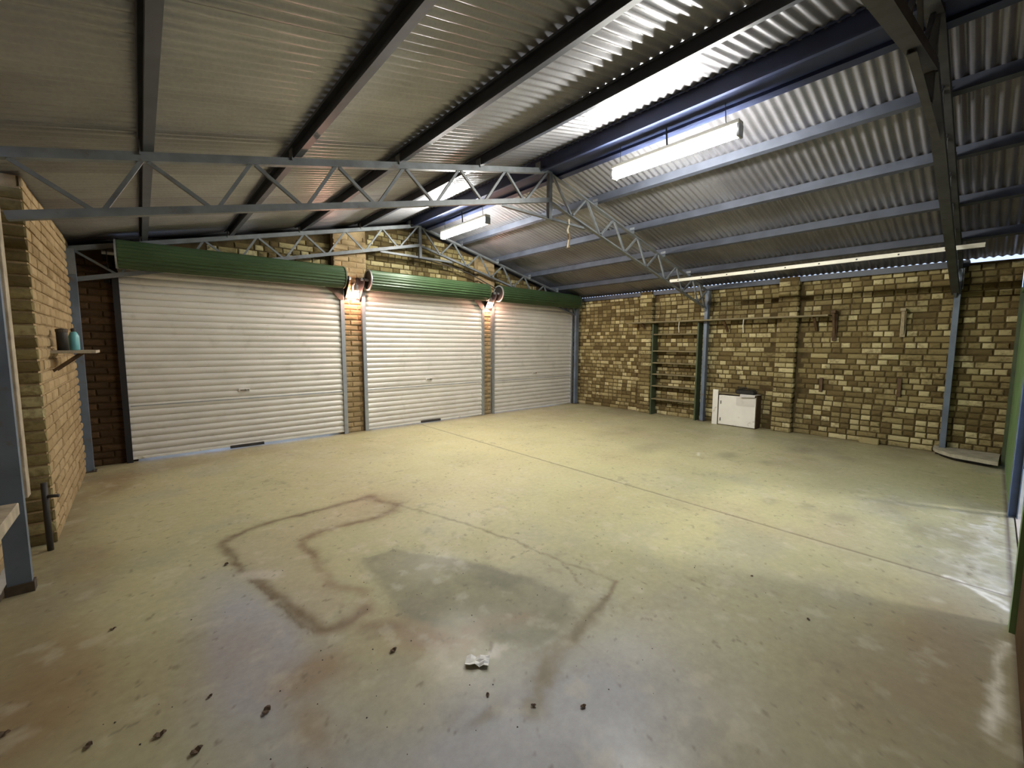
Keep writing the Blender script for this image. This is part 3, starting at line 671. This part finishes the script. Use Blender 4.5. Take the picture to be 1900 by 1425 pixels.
bk_ = empty('cable_pile', (8.2,2.92,.605)); tag(bk_, 'black bundled object lying on top of the white cabinet', 'bundle')
bb = MB(); bb.box(-.07,.07,-.17,.15,.0,.085); bb.build('case', M['black'], bk_, bevel=.02)
cb2 = MB(); cb2.path([(math.cos(t*.9)*.05-.0,.06+math.sin(t*.9)*.08,.09+.004*t) for t in range(10)],.008,6); cb2.build('cable', M['black'], bk_)
pl_ = MB(); pl_.v = [(-.1,-.2,.004),(.06,-.24,.006),(.08,.02,.002),(-.08,.06,.004),(-.13,-.2,-.03),(-.13,.05,-.05)]; pl_.f = [(0,1,2,3),(0,3,5,4)]
tg = pl_.build('plastic_sheet', M['curtain'], bk_, (0,.0,0)); md = tg.modifiers.new('s','SOLIDIFY'); md.thickness = .003
def gallows(y,z,ln,m,label,depth=.20):
    t = empty('timber_bracket', (W-.012,y,z)); tag(t, label, 'bracket', 'timber brackets on the right wall')
    MB().box(-.035,0,-.03,.03,-ln,.0).build('post', m, t, bevel=.002)
    MB().box(-depth,0,-.03,.03,-.03,.01).build('arm', m, t, bevel=.002)
    MB().bar((-depth+.03,0,-.03),(-.03,0,-ln+.04),.03,.03).build('brace', m, t)
gallows(1.705,2.03,.46,M['wood'],'dark timber bracket at the right end of the long shelf')
gallows(.90,2.02,.40,M['wood_pale'],'pale timber bracket on bare wall left of the right hand column',.16)
for y_,z0,z1,lab in ((1.835,.74,.97,'dark wooden stick fixed low on the wall beneath the dark bracket'),(.885,.75,1.02,'dark wooden stick fixed low on the wall beneath the pale bracket')):
    s_ = MB(); s_.box(W-.05,W-.01,y_-.025,y_+.022,z0,z1); tag(s_.build('wooden_batten', M['wood'], bevel=.004), lab, 'batten')
s_ = MB(); s_.box(W-.12,W-.02,1.05,1.28,0,.085); tag(s_.build('brick', M['brick'], bevel=.006), 'loose brick lying on the floor at the foot of the right wall', 'brick')
# white perforated strip lying across the trusses
pc = empty('metal_strip', (7.0,2.0,2.615)); tag(pc, 'long cream metal strip with holes resting across the truss chords', 'metal strip')
MB().box(-.035,.035,-1.85,1.8,-.004,.004).build('flange', M['cream'], pc); MB().box(-.038,-.033,-1.85,1.8,-.045,.004).build('face', M['cream'], pc)
hh_ = MB()
for k in range(9): hh_.lathe([(0,0),(.009,0)],(-.0385,-1.55+k*.38,-.02),'x',10)
hh_.build('hole_row', M['black'], pc)
# holes are countable: make each its own part instead of a joined row
bpy.data.objects.remove(bpy.data.objects['hole_row'])
hm = MB().lathe([(0,-.001),(.010,-.001),(.010,.001)],(0,0,0),'x',10).me('hole', M['black'])
for k in range(9): link('hole', hm, pc, (-.0385,-1.55+k*.40,-.02))
# rope hanging from the truss
rp = empty('hanging_rope', (4.23,3.73,3.08)); tag(rp, 'frayed brown rope hanging from the middle truss', 'rope')
MB().path([(0,0,.02),(.01,.0,-.05),(-.01,.01,-.11),(.005,0,-.17)],.012,7).build('upper_strand', M['rope_pale'], rp)
MB().path([(.005,0,-.16),(.018,.0,-.22),(.0,.01,-.29),(.012,0,-.34)],.018,7).build('lower_strand', M['rope'], rp)
MB().path([(.0,0,-.24),(-.018,0,-.34)],.010,6).build('tail', M['rope_pale'], rp)
# conduit along the gable
cn = MB(); cn.path([(3.16,6.97,3.04),(3.9,6.97,3.03),(4.5,6.97,2.98),(5.0,6.97,2.88),(5.4,6.97,2.74),(5.72,6.95,2.62)],.012,8); tag(cn.build('conduit', M['dark']), 'thin dark conduit sagging across the gable to the third door roll', 'conduit')
# broken slab in the right corner
sb = MB(); n = 12; V = [(W-.02,N+.02),(W-.02,.47)]
for k in range(n+1):
    t = k/n*PI/2; V.append((W-.02-.62*math.sin(t)**.8*(1+.03*math.sin(9*t)), .47-.60*(1-math.cos(t))))
V2 = V[:1]+[(x,y) for x,y in V[1:]]
k = len(V2); sb.v = [(x,y,.05) for x,y in V2]+[(x,y,.095+random.uniform(-.004,.004)) for x,y in V2]
sb.f = [tuple(range(k-1,-1,-1)), tuple(range(k,2*k))]+[(i,(i+1)%k,k+(i+1)%k,k+i) for i in range(k)]
sbo = empty('broken_slab', (0,0,0)); tag(sbo, 'low rounded slab of broken concrete around the right column foot', 'slab')
sb.build('slab', M['concrete'], sbo)
sb2 = MB(); c0 = (W-.1,.2); V3 = [(x+(W-.1-x)*.22,y+(.2-y)*.22) for x,y in V2]
sb2.v = [(x,y,0) for x,y in V3]+[(x,y,.052) for x,y in V3]; sb2.f = [tuple(range(k-1,-1,-1)), tuple(range(k,2*k))]+[(i,(i+1)%k,k+(i+1)%k,k+i) for i in range(k)]
sb2.build('base', M['black'], sbo)  # inset black block, painted stand-in for the shadow gap beneath the slab

# ------------------------------------------------------------------ litter
def grid_sheet(nx,ny,w_,h_,zf,m,name,loc,rz,th=.0015):
    mb = MB()
    for i in range(nx):
        for j in range(ny):
            a,b_ = (i/(nx-1)-.5)*w_,(j/(ny-1)-.5)*h_; b_ *= (1 if 'leaf' not in name else .15+.85*math.sin(PI*(.08+.84*i/(nx-1)))); mb.v.append((a+random.uniform(-.1,.1)*w_/nx,b_+random.uniform(-.1,.1)*h_/ny,zf(a,b_)))
    for i in range(nx-1):
        for j in range(ny-1): q = i*ny+j; mb.f.append((q,q+ny,q+ny+1,q+1))
    o = mb.build(name,m,None,loc,(0,0,rz)); md = o.modifiers.new('s','SOLIDIFY'); md.thickness = th; return o
pa = grid_sheet(6,6,.11,.062,lambda a,b_: .004+.012*abs(math.sin(a*60+b_*20))+random.uniform(0,.006),M['paper'],'paper_scrap',(1.105,1.50,0),-.75); tag(pa, 'crumpled white scrap of paper on the floor near the viewer', 'paper')
LV = [(.298,1.853,.035,'by the brown stain at lower left'),(-.034,1.999,.034,'near the lower left corner, largest of the pair'),(.065,1.828,.034,'near the bottom edge at lower left'),(.841,1.832,.030,'just below the trench seam'),
      (1.291,1.016,.022,'right of the dark drain spot'),(-.487,2.394,.035,'at the far left edge of the photo'),(.347,3.33,.030,'at the left corner of the trench seam'),(.132,2.091,.018,'between the lower left stains'),(-.199,2.941,.022,'at middle left on open floor'),
      (1.029,1.323,.016,'just below the white paper scrap'),(-.235,2.117,.026,'in the lower left among small crumbs'),(2.663,.564,.016,'on open floor at the lower right'),(1.139,1.155,.018,'on the dark drain spot'),(2.896,.931,.018,'near the edge of the daylight patch')]
for x,y,s_,lab in LV:
    o = grid_sheet(5,4,s_*1.5,s_,lambda a,b_: .004+.25*s_*abs(math.sin(a/s_*3))+random.uniform(0,.1)*s_,M['leaf'],'dry_leaf',(x,y,0),random.uniform(0,3),.001); o.scale = (.8,.8,.8)
    tag(o, 'dry dark curled leaf lying '+lab, 'leaf', 'dry leaves on the floor')
cr = MB()
for k in range(260):
    if k < 120: x,y = rng.normal(1.2,.9),rng.normal(1.6,.8)
    else: x,y = rng.uniform(L+.05,8.2),rng.uniform(0,6.9)
    if not (L+.05 < x < 8.2 and -.1 < y < 6.9): continue
    r = random.uniform(.0015,.005); n_ = len(cr.v); t0 = random.random()*3
    cr.v += [(x+r*math.cos(t0+i*2.1),y+r*math.sin(t0+i*2.1),0) for i in range(3)]+[(x,y,r*1.1)]; cr.f += [(n_,n_+1,n_+3),(n_+1,n_+2,n_+3),(n_+2,n_,n_+3)]
tag(cr.build('dirt_crumbs', M['crumb']), 'tiny dark crumbs of dirt scattered over the floor', 'dirt', kind='stuff')
